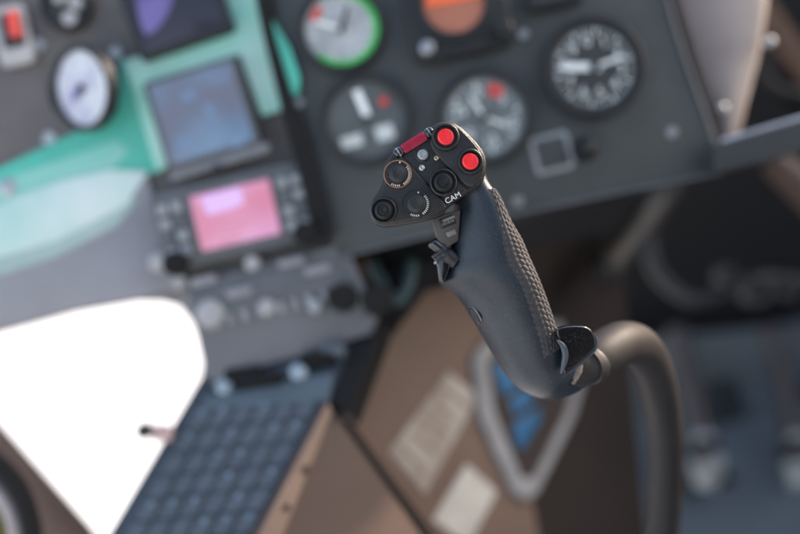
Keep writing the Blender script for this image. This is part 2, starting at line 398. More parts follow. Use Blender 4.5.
def display(name, px, py, w, h, rot, label, smat, cat='display', d=.955, frame=.010, fm_=None, proud=.012):
    fr = F(px, py, d, rot); k = fr.k
    g = thing(name, fr, label, cat)
    bm = NB(); slab(bm, rrect(0, 0, w*k + 2*frame, h*k + 2*frame, .004), -.05, proud, .0015); obj('housing', bm, fm_ or M_bezel, g)
    bm = NB(); slab(bm, rrect(0, 0, w*k, h*k, .002), proud - .001, proud + .001, .0004); obj('screen', bm, smat, g)
    return g, fr
sm1 = screen_mat('violet_screen', (.003, .003, .004), (.05, .04, .13), .7, 16)
g, fr = display('upper_display', 178, 12, 84, 62, 19, 'dark display with a violet lit left half at the upper edge', screen_mat('unlit_screen', (.002, .002, .003), (.006, .005, .008), .5), frame=.006)
def patch(g, fr, pts, m, z=.013):
    bm = NB(); slab(bm, chaikin([fr.xy(*p) for p in pts], 2), z, z + .0004); o = obj('lit_field', bm, m, g)
patch(g, fr, ((136, -20), (180, -24), (176, 10), (160, 34), (146, 40)), screen_mat('violet_lit', (.075, .06, .19), (.03, .03, .10), .6, 30))
patch(g, fr, ((186, -14), (204, -18), (206, -4), (190, 2)), screen_mat('blue_field', (.02, .02, .06), (.04, .04, .12), .7))
sm2 = screen_mat('slate_screen', (.040, .046, .066), (.045, .075, .12), 1.0, 14)
g, fr = display('navigation_display', 204, 115, 84, 80, 17, 'slate blue navigation display inside the mint sheen', sm2, frame=.005, fm_=mat('display_grey', (.09, .09, .095), .5))
sb = screen_mat('cyan_field', (.042, .065, .11), (.045, .075, .125), 1.0)
for q in (((182, 96), (196, 90), (200, 100), (186, 106)), ((206, 108), (214, 104), (218, 116), (210, 120)), ((178, 140), (192, 136), (196, 148), (182, 152)), ((232, 138), (244, 136), (246, 146), (236, 150)), ((212, 84), (232, 78), (233, 82), (213, 88)), ((196, 126), (222, 118), (223, 121), (197, 129))):
    bm = NB(); slab(bm, [fr.xy(*p) for p in q], .0131, .0135); obj('map_symbol', bm, sb, g)
bm = NB(); c = fr.xy(222, 163); slab(bm, rrect(c[0], c[1], .088, .008, .002), .012, .0135, .0003); obj('lower_bar', bm, mat('lower_bar', (.16, .16, .17), .5), g)
bm = NB(); c = fr.xy(220, 171); cyl(bm, c[0], c[1], .004, .0136, .02, .0005); obj('knob', bm, M_bezel, g)

# radio with pink screen
sm3 = screen_mat('pink_screen', (.23, .085, .13), (.25, .12, .20), .95, 18)
M_rad = mat('radio_grey', (.10, .103, .11), .45, scale=40)
fr = F(236, 216, .953, 13); k = fr.k
ra = thing('radio_unit', fr, 'grey radio unit with a glowing pink screen and rows of keys', 'radio')
bm = NB(); slab(bm, rrect(0, 0, 158*k, 78*k, .004), -.06, .010, .0015); obj('housing', bm, M_rad, ra)
bm = NB(); slab(bm, rrect(.001, 0, 88*k, 62*k, .002), .009, .0115, .0004); obj('bezel', bm, mat('radio_bezel', (.09, .09, .10), .5), ra)
bm = NB(); slab(bm, rrect(.001, 0, 80*k, 55*k, .0015), .011, .0125, .0004); obj('screen', bm, sm3, ra)
sv = screen_mat('violet_field', (.25, .17, .32), (.22, .14, .30), 1.0)
bm = NB(); slab(bm, [fr.xy(*p) for p in ((203, 198), (242, 188), (246, 204), (232, 210), (210, 216))], .0126, .0130); obj('lit_field', bm, sv, ra)
for j in range(3):
    bm = NB(); slab(bm, [fr.xy(*p) for p in ((222, 226 + j * 9), (254 - j * 6, 219 + j * 9), (255 - j * 6, 221.5 + j * 9), (223, 228.5 + j * 9))], .0126, .0130); obj('screen_line', bm, screen_mat('rose_line', (.20, .07, .10), (.2, .07, .1), 1.0), ra)
M_rk = mat('radio_key', (.30, .31, .315), .4, scale=60)
for sx in (-1, 1):
    for c_ in range(2):
        for r_ in range(5):
            if r_ == 0: continue
            bm = NB(); slab(bm, rrect(sx * (.046 + c_ * .012) , -.032 + r_ * .0125, .0085, .008, .001), .009, .0135, .0008); obj('key', bm, M_rk if (c_ + r_) % 3 else M_rad, ra)
for x in (-.056, .056):
    bm = NB(); cyl(bm, x, -.029, .010, .010, .026, .001); obj('knob', bm, M_dark, ra)

# audio panel under the radio
fr = F(275, 300, .952, 13); k = fr.k
au = thing('audio_panel', fr, 'grey switch panel with knobs below the radio unit', 'switch panel')
bm = NB(); slab(bm, [fr.xy(*p) for p in ((184, 285), (345, 243), (378, 318), (372, 334), (208, 382), (190, 300))], -.03, .002, .001); obj('panel_plate', bm, mat('audio_grey', (.13, .127, .135), .5, scale=12), au)
bm = NB(); slab(bm, [fr.xy(*p) for p in ((190, 292), (340, 254), (352, 284), (200, 326))], .0015, .006, .001); obj('switch_row', bm, M_rad, au)
def knob(px, py, r, m, hgt=.012, name='knob'):
    x, y = fr.xy(px, py); bm = NB()
    lathe(bm, [(r * 1.1, .002), (r * 1.1, .004), (r, .005), (r * .9, hgt), (r * .7, hgt + .001), (0, hgt + .001)], 28, T(x, y)); obj(name, bm, m, au)
M_pale = mat('pale_knob', (.36, .345, .345), .45)
knob(212, 313, .0125, M_pale); knob(268, 307, .0075, M_pale); knob(253, 263, .0065, M_pale, .008); knob(316, 306, .006, M_rk)
knob(160, 262, .008, M_pale, .008); knob(180, 282, .006, M_pale, .008); knob(343, 297, .012, M_dark, .02); knob(378, 300, .013, M_dark, .02)
for i in range(7):
    x, y = fr.xy(232 + i * 14 + (8 if i > 2 else 0), 318 - i * 3.6); bm = NB()
    slab(bm, rrect(x, y, .006, .009, .001), .002, .008, .0008); obj('switch', bm, M_rk if i % 2 else M_glare_grey, au)
for (px, py) in ((205, 281), (292, 262), (318, 270), (240, 292)):
    x, y = fr.xy(px, py); bm = NB(); slab(bm, rrect(x, y, .022, .007, .001), .006, .009, .0006); obj('button', bm, M_glare_grey, au)

# left small gauges
def lgauge(px, py, rp, label, **kw):
    return gauge(px, py, rp, label, d=.962, rot=17, group='gauges on the left panel', **kw)
M_lil = mat('dial_lilac', (.36, .34, .46), .35, scale=50, col2=(.60, .60, .62))
g, fr_, r = gauge(88, 88, 37, 'pale lilac faced gauge ringed in black beside the teal sheen', d=.945, rot=17, squash=-34, back=-.002, dialm=M_lil, ticks=24,
      needles=((200, .5, .2, mat('dial_violet', (.12, .10, .30), .5)),), group='gauges on the left panel', depth=.006)
fr_ = F(84, 90, .96, 17); bm = NB(); cyl(bm, 0, 0, .031, -.004, .001, .001); cu_ = obj('mount_cup', bm, M_dark); cu_.matrix_world = fr_.M; cu_.parent = g; cu_.matrix_parent_inverse = g.matrix_world.inverted()
g, fr_, r = lgauge(68, 6, 22, 'small black gauge with three pale dots at the upper left', ticks=0)
for (x, y) in ((62, -2), (78, 4), (72, 20)):
    bm = NB(); c = fr_.xy(x, y); cyl(bm, c[0], c[1], .0065, .004, .009, .001); obj('dot', bm, M_pale, g)
fs = F(14, 36, .96, 12)
sw = thing('switch_guard', fs, 'pale switch plate with a red flag at the far left', 'switch')
bm = NB(); slab(bm, rrect(0, 0, .030, .052, .006), 0, .005, .001); obj('plate', bm, mat('switch_plate', (.40, .38, .37), .5), sw)
bm = NB(); slab(bm, rrect(.001, .004, .018, .030, .002), .004, .007, .001); obj('recess', bm, M_bezel, sw)
bm = NB(); slab(bm, rrect(.005, .007, .009, .022, .002), .006, .014, .002); obj('red_flag', bm, mat('switch_red', (.75, .07, .05), .4), sw)

# ------------------------------------------------------------------ keyboard pedestal
class PL:
    """a tilted plane spanned by three measured points"""
    def __init__(self, o, x, y):
        o, x, y = P(*o), P(*x), P(*y); ex = (x - o).normalized(); n = ex.cross(y - o).normalized(); ey = n.cross(ex)
        if n.dot(CAM - o) < 0: n = -n; ey = n.cross(ex)
        self.M = Matrix((ex, ey, n)).transposed().to_4x4(); self.M.translation = o; self.I = self.M.inverted(); self.o, self.n = o, n
    def xy(self, px, py):
        d = P(px, py, 1) - CAM; t = (self.o - CAM).dot(self.n) / d.dot(self.n); v = self.I @ (CAM + d * t); return (v.x, v.y)
pk = PL((205, 392, .955), (345, 372, .935), (100, 560, .90))
kb = thing('keyboard_unit', pk, 'blue grey keyboard console with rows of keys beside the window', 'keyboard')
bm = NB(); slab(bm, [pk.xy(*p) for p in ((204, 372), (222, 362), (352, 344), (330, 404), (256, 560), (94, 560))], -.03, 0, .0015); obj('body', bm, M_blue, kb)
bm = NB(); slab(bm, [pk.xy(*p) for p in ((206, 398), (334, 374), (330, 402), (204, 410)) ], -.001, .004, .001); obj('upper_ledge', bm, mat('ledge', (.075, .10, .12), .4), kb)
M_klit = mat('key_cap_pale', (.16, .21, .27), .5, scale=30)
for rrow in range(7):
    y0 = 420 + 23 * rrow; xl = 205 - .56 * (y0 - 375) + 10; xr = 332 - .50 * (y0 - 400) - 6
    for c_ in range(6):
        u = (c_ + .5) / 6; cx = xl + (xr - xl) * u; cy = y0 - 13 * u
        w = (xr - xl) / 6 * .42; hh = 23 * .45
        q = [pk.xy(cx - w + .5 * hh, cy - hh + .1*w), pk.xy(cx + w + .5 * hh, cy - hh - .1*w), pk.xy(cx + w - .5 * hh, cy + hh - .1*w), pk.xy(cx - w - .5 * hh, cy + hh + .1*w)]
        bm = NB(); slab(bm, q, -.001, .003, .0008); key = obj('key', bm, M_keys, kb)
        if random.random() > .35: continue
        bm = NB(); c = pk.xy(cx + .25 * hh, cy - .5 * hh); slab(bm, rrect(c[0], c[1], .0045, .004, .001), .0028, .0036, .0003); obj('legend', bm, M_klit, key)
bm = NB(); slab(bm, [pk.xy(*p) for p in ((352, 344), (372, 338), (384, 322), (350, 412), (334, 406), (330, 400))], -.03, .002, .001); obj('side_gap', bm, M_dark, kb)
for c in ((300, 374), (226, 388)):
    x, y = pk.xy(*c); bm = NB(); cyl(bm, x, y, .0075, .0, .008, .002); obj('knob', bm, mat('ice_highlight', (.34, .40, .44), .4), kb)  # pale discs paint two highlights on the dark band
for c, w in (((245, 378), .03), ((262, 384), .04), ((320, 362), .03), ((335, 355), .02)):
    x, y = pk.xy(*c); bm = NB(); slab(bm, rrect(x, y, w, .010, .002), .0, .012, .002); obj('switch_block', bm, M_dark if w > .025 else M_keys, kb)
# a catch at the window rim
fr = F(150, 430, .93, 20)
ct = thing('window_catch', fr, 'small dark catch with a pinkish tab at the rim of the bright window', 'catch')
bm = NB(); cyl(bm, -.004, .001, .0062, -.004, .006, .001); obj('stud', bm, M_black, ct)
bm = NB(); slab(bm, rrect(.008, -.006, .018, .013, .004, -25), -.004, .001, .001); obj('tab', bm, mat('tab_pink', (.5, .34, .31), .5), ct)

# ------------------------------------------------------------------ tan console side
pt = PL((350, 420, .97), (560, 330, 1.18), (400, 560, .98))
ts = thing('tan_console', pt, 'tan leather covered side of the centre console', 'console')
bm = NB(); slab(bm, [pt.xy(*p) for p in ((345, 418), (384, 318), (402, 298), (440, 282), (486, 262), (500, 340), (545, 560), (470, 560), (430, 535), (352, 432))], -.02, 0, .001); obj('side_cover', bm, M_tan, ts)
bm = NB(); slab(bm, [pt.xy(*p) for p in ((486, 258), (540, 244), (620, 232), (650, 560), (546, 560), (501, 340), (487, 262))], -.021, -.001, 0); obj('shaded_cover', bm, mat('shaded_tan', (.030, .0215, .018), .85, spec=.2, scale=9, bump=.3), ts)  # dark brown paints the shade on the right part of the tan side
bm = NB(); slab(bm, [pt.xy(*p) for p in ((346, 418), (354, 428), (436, 540), (450, 562), (438, 566), (340, 424))], -.004, .002, .0008); obj('black_seam', bm, M_dark, ts)
pw = PL((326, 408, .918), (262, 545, .865), (420, 550, .93))
wd = thing('console_wedge', pw, 'tan lower console wedge with a lit edge painted pale beside the keys', 'console')
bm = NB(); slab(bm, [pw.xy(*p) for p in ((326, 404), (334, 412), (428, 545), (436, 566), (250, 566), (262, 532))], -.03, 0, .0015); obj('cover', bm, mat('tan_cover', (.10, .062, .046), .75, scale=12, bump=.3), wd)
bm = NB(); slab(bm, [pw.xy(*p) for p in ((327, 403), (331, 412), (278, 545), (272, 566), (250, 566), (260, 532))], -.001, .003, .001); obj('lit_edge_strip', bm, mat('tan_lit_edge', (.24, .15, .105), .6, scale=20), wd)  # paler tan paints the light on the wedge edge
for p in ((285, 508), (304, 470)):
    x, y = pw.xy(*p); bm = NB(); cyl(bm, x, y, .003, .002, .005, .001); obj('rivet', bm, M_brownd, wd)
# stickers
M_st = mat('worn_sticker', (.26, .20, .155), .7, scale=22, col2=(.46, .40, .34))
s1 = thing('worn_sticker', PL((435, 430, 1.035), (470, 400, 1.06), (450, 470, 1.035)), 'long worn beige placard on the tan console side', 'placard')
def flat(par, pts, m, z0, z1, base=None, name='sheet'):
    base = base or par_pl; bm = NB(); slab(bm, [base.xy(*p) for p in pts], z0, z1, .0004)
    o = obj(name, bm, m); o.matrix_world = base.M; return o
for pts, lab in ((((448, 372), (478, 396), (424, 494), (388, 452)), 'long worn beige placard on the tan console side'),
                 (((466, 464), (496, 492), (468, 545), (432, 520)), 'bright cream placard at the lower edge of the console side')):
    if lab.startswith('long'): bpy.data.objects.remove(s1)
    M_ = M_st if lab.startswith('long') else mat('cream_sticker', (.52, .48, .42), .6)
    c = thing('placard', pt, lab, 'placard')
    bm = NB(); slab(bm, [pt.xy(*p) for p in pts], .0002, .0015, .0004); obj('sheet', bm, M_, c)
    if lab.startswith('long'):
        for i in range(6):
            a, b, d_, e = pts; u = .14 + i * .14
            L_ = [a[j] + (e[j] - a[j]) * u for j in (0, 1)]; R_ = [b[j] + (d_[j] - b[j]) * u for j in (0, 1)]
            q1 = [L_[j] + (R_[j] - L_[j]) * .12 for j in (0, 1)]; q2 = [L_[j] + (R_[j] - L_[j]) * random.uniform(.6, .9) for j in (0, 1)]
            bm = NB(); slab(bm, [pt.xy(*q1), pt.xy(*q2), pt.xy(q2[0] - 2, q2[1] + 4), pt.xy(q1[0] - 2, q1[1] + 4)], .0015, .0019); obj('worn_line', bm, mat('worn_line', (.25, .17, .11), .7), c)
# framed pocket with blue card
pf = pt
pc = thing('framed_pocket', pf, 'pale grey angular frame holding a blue card on the console side', 'pocket')
ou = [pf.xy(*p) for p in ((469, 357), (490, 333), (556, 321), (580, 384), (571, 416), (533, 494), (524, 500), (510, 493), (475, 415))]
bm = NB(); slab(bm, ou, .0005, .007, .002); obj('backing', bm, mat('frame_grey', (.27, .255, .25), .55, scale=15, var=.3), pc)
bm = NB(); slab(bm, [pf.xy(*p) for p in ((483, 362), (498, 343), (552, 336), (568, 386), (560, 414), (528, 478), (516, 477), (489, 410))], .005, .008, .0008); obj('inner_field', bm, M_brownd, pc)
M_card = mat('blue_card', (.015, .09, .19), .5, scale=15, col2=(.02, .15, .32))
for q in (((487, 368), (500, 358), (516, 382), (498, 396)), ((503, 400), (521, 389), (528, 402), (508, 416)), ((507, 424), (533, 408), (534, 420), (516, 450), (510, 444)), ((530, 380), (548, 372), (550, 388), (538, 394))):
    bm = NB(); slab(bm, [pf.xy(*p) for p in q], .007, .0095, .0005); obj('blue_card', bm, M_card, pc)

# ------------------------------------------------------------------ right: door post, bar, hoses, pedals
fr = F(715, 60, 1.0, 15)
dp = thing('door_post', fr, 'brushed metal door post glowing warm beside the panel', 'door post')
bm = NB()
rows = [((664, -40), (770, -40)), ((674, 0), (768, 0)), ((688, 45), (762, 45)), ((702, 90), (750, 92)), ((714, 130), (738, 140)), ((722, 150), (728, 150))]
vs = []
for (a, b) in rows:
    row = []
    for i in range(13):
        u = i / 12; x, y = fr.xy(a[0] + (b[0]-a[0])*u, a[1] + (b[1]-a[1])*u)
        row.append(bm.verts.new((x, y, .008 * math.sin(PI * u))))
    vs.append(row)
for a, b in zip(vs, vs[1:]):
    for i in range(12): bm.faces.new((a[i], a[i+1], b[i+1], b[i]))
o = obj('post_skin', bm, mat('brushed_alloy', (.30, .25, .23), .55, metal=.1, scale=18), dp)
sm = o.modifiers.new('thickness', 'SOLIDIFY'); sm.thickness = .004; sm.offset = -1
for p in ((716, 112), (763, 46)):
    x, y = fr.xy(*p); bm = NB(); cyl(bm, x, y, .005, .012, .02, .002); obj('rivet', bm, M_screw, dp)
fr = F(760, 148, .93, 13)
br = thing('cross_bar', fr, 'dark grey metal bar running right from the panel corner', 'bar')
bm = NB(); slab(bm, [fr.xy(*p) for p in ((714, 144), (722, 140), (860, 100), (860, 138), (722, 172), (716, 166))], -.03, 0, .003); obj('bar', bm, mat('bar_paint', (.032, .034, .036), .65), br)
bm = NB(); x, y = fr.xy(722, 141); x2, y2 = fr.xy(860, 101)
tube(bm, [Vector((x, y, -.002)), Vector((x2, y2, -.002))], [.0022, .0022], 10); obj('highlight_edge', bm, mat('bar_highlight', (.4, .43, .48), .3, metal=.6), br)  # pale tube paints the highlight along the top of the bar

def pipe(name, pts, rad, m, label, cat, group=None, extra=None):
    fr = F(*pts[0][:2], pts[0][2], 0); g = thing(name, fr, label, cat, group)
    bm = NB(); tube(bm, [fr.L(*p) for p in pts], rad, 14, 6); obj('hose', bm, m, g)
    return g, fr
M_hose = mat('hose_grey', (.020, .017, .016), .6, spec=.4)
g, fr = pipe('duct_hose', ((672, 182, 1.25), (655, 205, 1.24), (632, 238, 1.2), (606, 268, 1.16)), (.018, .018, .017, .016), M_hose, 'grey brown hose hanging below the right panel edge', 'hose')
bm = NB(); v = fr.L(606, 268, 1.16); bmesh.ops.create_uvsphere(bm, u_segments=16, v_segments=10, radius=.02, matrix=Matrix.Translation(v)); obj('end_cap', bm, M_hose, g)
pipe('wire_bundle', ((648, 230, 1.4), (655, 270, 1.38), (690, 300, 1.36), (725, 292, 1.36), (760, 280, 1.36), (830, 284, 1.4)), (.009,) * 6, mat('wire_dark', (.025, .024, .025), .5), 'dark looped wire bundle under the panel', 'cable')
for i, (x, y, rr, lab) in enumerate(((727, 276, .014, 'small grey connector left on the wire bundle'), (756, 290, .02, 'large grey connector in the middle of the wire bundle'), (790, 288, .015, 'grey connector at the right edge on the wire bundle'))):
    fr = F(x, y, 1.35, 10 * i); c = thing('connector', fr, lab, 'connector', 'connectors on the wire bundle')
    bm = NB(); lathe(bm, [(rr * .6, -.02), (rr, -.015), (rr, .0), (rr * .8, .006), (rr * .8, .012), (0, .012)], 18); obj('shell', bm, mat('connector_grey', (.06, .055, .055), .4), c)
    bm = NB(); cyl(bm, 0, 0, rr * .5, .012, .018, .001, 16); obj('plug', bm, M_dark, c)
pipe('brown_duct', ((772, 160, 1.2), (800, 186, 1.2), (840, 230, 1.2)), (.016, .018, .018), mat('brown_duct', (.08, .045, .03), .6), 'warm brown duct below the bar at the right edge', 'duct')
pipe('teal_wire', ((372, 262, 1.0), (385, 290, .99), (398, 300, .99), (408, 285, .99), (412, 262, 1.0)), (.006,) * 5, mat('wire_teal', (.04, .07, .07), .5), 'dark teal wire hanging between the console and the stick', 'cable')
fr = F(395, 268, 1.02, 13)
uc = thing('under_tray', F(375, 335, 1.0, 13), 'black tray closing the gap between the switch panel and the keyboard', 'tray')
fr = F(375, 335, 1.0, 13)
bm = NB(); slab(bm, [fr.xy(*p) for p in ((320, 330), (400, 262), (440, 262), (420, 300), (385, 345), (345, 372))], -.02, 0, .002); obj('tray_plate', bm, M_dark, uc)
fr = F(395, 268, 1.02, 13)
ub = thing('junction_box', fr, 'black box under the panel left of the stick grip', 'box')
bm = NB(); slab(bm, rrect(0, 0, .10, .055, .006), -.04, 0, .002); obj('box_body', bm, M_dark, ub)
bm = NB(); slab(bm, rrect(-.03, .006, .016, .02, .003), 0, .008, .001); obj('plug', bm, mat('plug_brown', (.14, .06, .03), .5), ub)
bm = NB(); slab(bm, rrect(.012, -.016, .03, .012, .003), 0, .006, .001); obj('terminal', bm, mat('terminal_grey', (.08, .10, .11), .5), ub)

# upper right clutter behind the door post
fr = F(785, 60, 1.3, 10)
cl = thing('seat_harness', fr, 'brown and black strap work behind the door post', 'harness')
bm = NB(); slab(bm, rrect(.0, .03, .03, .16, .008, 25), -.01, .004, .002); obj('strap', bm, mat('strap_brown', (.11, .055, .03), .7), cl)
bm = NB(); slab(bm, rrect(.02, -.03, .05, .07, .01, -10), -.02, .0, .003); obj('pad', bm, M_dark, cl)
bm = NB(); tube(bm, [Vector((-.04, .02, 0)), Vector((-.02, -.03, .01)), Vector((.03, -.05, .0))], [.006] * 3, 10); obj('buckle', bm, M_hose, cl)

M_ped = mat('pedal_brown', (.055, .042, .038), .45)
M_alu = mat('cast_alloy', (.44, .41, .39), .5, metal=.2, scale=60)
def pedal(dx, label):
    fr = F(705 + dx, 470, 1.5, 0); g = thing('pedal_rod', fr, label, 'pedal', 'rudder pedals')
    bm = NB(); tube(bm, [fr.L(676 + dx, 330, 1.62), fr.L(684 + dx, 360, 1.6), fr.L(694 + dx, 400, 1.56), fr.L(702 + dx, 440, 1.52)], [.015, .016, .017, .018], 14); obj('rod', bm, M_ped, g)
    bm = NB(); tube(bm, [fr.L(704 + dx, 436, 1.515), fr.L(706 + dx, 452, 1.50), fr.L(708 + dx, 470, 1.49), fr.L(704 + dx, 488, 1.49)], [.014, .019, .021, .014], 16); obj('joint', bm, M_alu, g)
    bm = NB(); tube(bm, [fr.L(692 + dx, 468, 1.475), fr.L(722 + dx, 462, 1.475)], [.010, .010], 12); obj('cross_pin', bm, M_alu, g)
    bm = NB(); tube(bm, [fr.L(703 + dx, 446, 1.48), fr.L(705 + dx, 452, 1.475)], [.022, .022], 14); obj('clamp_ring', bm, M_dark, g)
    bm = NB(); x, y, z = fr.L(712 + dx, 458, 1.46); lathe(bm, [(.008, 0), (.008, .01), (0, .012)], 14, T(x, y, z)); obj('bolt', bm, M_screw, g)
    x, y, z = fr.L(712 + dx, 494, 1.52)
    bm = NB(); slab(bm, rrect(x, y, .07, .05, .01), z - .04, z, .004); obj('base_block', bm, M_dark, g)
    x, y, z = fr.L(728 + dx, 430, 1.66)
    bm = NB(); slab(bm, rrect(x, y, .07, .15, .02, 15), z - .02, z, .004); obj('guard', bm, mat('guard_dark', (.016, .019, .024), .6), g)
pedal(0, 'left pedal rod with a silver joint above the cabin floor')
pedal(94, 'right pedal rod with a silver joint at the picture edge')
fr = F(740, 400, 1.75, 8)
tb = thing('toe_board', fr, 'blue grey sloping toe board behind the pedal rods', 'board')
bm = NB(); slab(bm, [fr.xy(*p) for p in ((560, 350), (690, 335), (880, 318), (880, 480), (700, 492), (560, 500))], -.02, 0, .003); obj('board', bm, mat('toe_board', (.095, .10, .102), .5, scale=6), tb)
bm = NB(); x, y = fr.xy(748, 430); lathe(bm, [(.022, 0), (.02, .006), (0, .008)], 20, T(x, y)); obj('plug', bm, M_bezel, tb)

# ------------------------------------------------------------------ window corner, lower left
fr = F(60, 400, 1.0, 17)
wn = thing('chin_window', fr, 'bright overexposed window between the panel and the keyboard', 'window')
gm = bpy.data.materials.new('window_glass'); gm.use_nodes = True
t = gm.node_tree; t.nodes.clear(); ou_ = t.nodes.new('ShaderNodeOutputMaterial'); mx = t.nodes.new('ShaderNodeMixShader')
tr = t.nodes.new('ShaderNodeBsdfTransparent'); gl = t.nodes.new('ShaderNodeBsdfGlossy'); gl.inputs['Roughness'].default_value = .02
fz = t.nodes.new('ShaderNodeFresnel'); fz.inputs['IOR'].default_value = 1.3
t.links.new(fz.outputs[0], mx.inputs[0]); t.links.new(tr.outputs[0], mx.inputs[1]); t.links.new(gl.outputs[0], mx.inputs[2]); t.links.new(mx.outputs[0], ou_.inputs[0])
bm = NB(); slab(bm, [fr.xy(*p) for p in ((-90, 320), (195, 262), (225, 360), (110, 580), (60, 580), (-90, 390))], -.004, 0); obj('pane', bm, gm, wn)
# bevelled inner rim so the window ends in a cut corner at the console
bm = NB(); slab(bm, [fr.xy(*p) for p in ((138, 280), (143, 301), (164, 301), (181, 306), (193, 321), (206, 352), (202, 376), (240, 376), (220, 250))], -.006, .006, .001); obj('corner_frame', bm, M_glare_grey, wn)
M_fr = mat('frame_brown', (.13, .075, .055), .55, scale=10)
pl_ = [fr.xy(*p) for p in ((-90, 340), (0, 430), (86, 528), (110, 560), (70, 560), (52, 552), (0, 470), (-90, 400))]
bm = NB(); slab(bm, pl_, -.01, .012, .003); obj('lower_frame', bm, M_fr, wn)
fr = F(-20, 540, .92, 0)
rg = thing('black_hoop', fr, 'black padded hoop with a grey inner rim in the lower left corner', 'hoop')
bm = NB(); tube(bm, [fr.L(-60, 440, .92), fr.L(-20, 452, .92), fr.L(14, 482, .92), (fr.L(30, 520, .92)), fr.L(34, 560, .92), fr.L(30, 600, .92)], [.0085] * 6, 14); obj('hoop', bm, M_dark, rg)
bm = NB(); tube(bm, [fr.L(-60, 462, .925), fr.L(-26, 470, .925), fr.L(0, 494, .925), (fr.L(15, 524, .925)), fr.L(18, 560, .925), fr.L(14, 600, .925)], [.007] * 6, 14); obj('inner_rim', bm, mat('rim_grey', (.33, .28, .28), .5), rg)
fr = F(30, 540, 1.06, 0)
ol = thing('olive_cushion', fr, 'olive green padding below the window frame in the corner', 'padding')
bm = NB(); slab(bm, chaikin([fr.xy(*p) for p in ((-90, 400), (-20, 440), (60, 520), (92, 560), (92, 640), (-90, 640))], 1), -.05, -.002, .015); obj('padding', bm, mat('olive_cloth', (.10, .085, .018), .85, scale=10, bump=.4), ol)

# ------------------------------------------------------------------ the control stick (in focus)
G = F(445, 180, .668, 0)
st = thing('control_stick', G, 'black helicopter control stick with red buttons on its head', 'control stick')
M_head = mat('head_plastic', (.010, .009, .009), .33, bump=.5, bscale=1500, scale=200, var=.25, dust=.5)
M_grip = mat('grip_rubber', (.014, .020, .028), .27, bump=.35, bscale=2200, scale=45, var=.22, dust=.4, rvar=.16)
M_gloss = mat('gloss_black', (.006, .007, .009), .14, coat=.6, scale=300, bump=.12, bscale=900, dust=.3)
xy = G.xy
hd_all = chaikin([xy(*p) for p in ((404, 145), (428, 132), (435, 123), (446, 120), (458, 123), (474, 138), (485, 152), (487.5, 166), (483, 184),
         (470, 192), (447, 207), (444, 216), (418, 221.5), (388, 226.5), (376, 225), (369, 214), (370, 202), (380, 188), (383, 174), (385, 162), (393, 152))], 1)
bm = NB(); slab(bm, hd_all, -.026, -.0022, .0022, 4); obj('head_housing', bm, M_head, st)
bm = NB(); slab(bm, chaikin([xy(*p) for p in ((396, 154.5), (404.5, 157.5), (424, 180), (447, 204), (444.5, 212.5), (418, 218.5), (388, 224), (378, 222.5), (371.5, 213), (372.5, 204),
         (383, 189), (385.5, 175), (387, 165), (390, 158))], 1), -.004, 0, .0012, 4); obj('knob_plate', bm, M_head, st)
bm = NB(); slab(bm, chaikin([xy(*p) for p in ((430.5, 133), (436, 125.5), (446, 122.5), (457, 125), (472, 140), (482.5, 154), (485, 166), (481, 182), (469.5, 189.5), (452, 172), (440, 159), (429.5, 147))], 1),
         -.004, .0006, .0012, 4); obj('button_plate', bm, M_head, st)
bm = NB(); slab(bm, [xy(*p) for p in ((427, 181.5), (437, 172), (449, 171), (467, 190.5), (449.5, 203))], -.004, -.0004, .0007, 3); obj('centre_plate', bm, M_head, st)

def at(px, py, z=0): x, y = xy(px, py); return T(x, y, z)
k = G.k
# red buttons: raised collar with a red cap
M_redb = mat('red_button', (.88, .022, .030), .36, scale=500, var=.1, coat=.2)
for (x, y, R1) in ((445.4, 137.2, 14.2), (470, 161.8, 13.2)):
    bm = NB(); c = xy(x, y)
    pr = [(R1*k, .000), (R1*k, .0022), (R1*k*.96, .0034), (R1*k*.90, .0038), (R1*k*.80, .0038), (R1*k*.76, .0033), (R1*k*.72, .0010), (0, .0010)]
    lathe(bm, pr, 64, T(*c)); b_ = obj('button_guard', bm, M_head, st)
    bm = NB(); r = 8.3 * k
    lathe(bm, [(r, .0008), (r, .0028), (r*.97, .0034), (r*.9, .0037), (r*.84, .0036), (r*.78, .0032), (r*.4, .0031), (0, .0031)], 56, T(*c)); obj('red_button', bm, M_redb, st)
# knurled knobs with tick ring
M_tick = mat('tick_white', (.8, .8, .76), .5)
M_warm = mat('worn_copper', (.42, .19, .09), .35, metal=.6)
M_kn = mat('knob_black', (.012, .012, .0125), .4)
def spiky(bm, r0, r1, z0, z1, n, M):
    lo, hi, top = [], [], []
    for i in range(n * 4):
        a = 2*PI*i/(n*4); r = r1 if i % 4 < 2 else r0
        lo.append(bm.verts.new(M @ Vector((r*math.cos(a), r*math.sin(a), z0)))); hi.append(bm.verts.new(M @ Vector((r*math.cos(a), r*math.sin(a), z1))))
        top.append(bm.verts.new(M @ Vector((r0*.82*math.cos(a), r0*.82*math.sin(a), z1 + .0006))))
    N = n * 4
    for i in range(N):
        j = (i+1) % N; bm.faces.new((lo[i], lo[j], hi[j], hi[i])); bm.faces.new((hi[i], hi[j], top[j], top[i]))
    bm.faces.new(top); bm.faces.new(list(reversed(lo)))
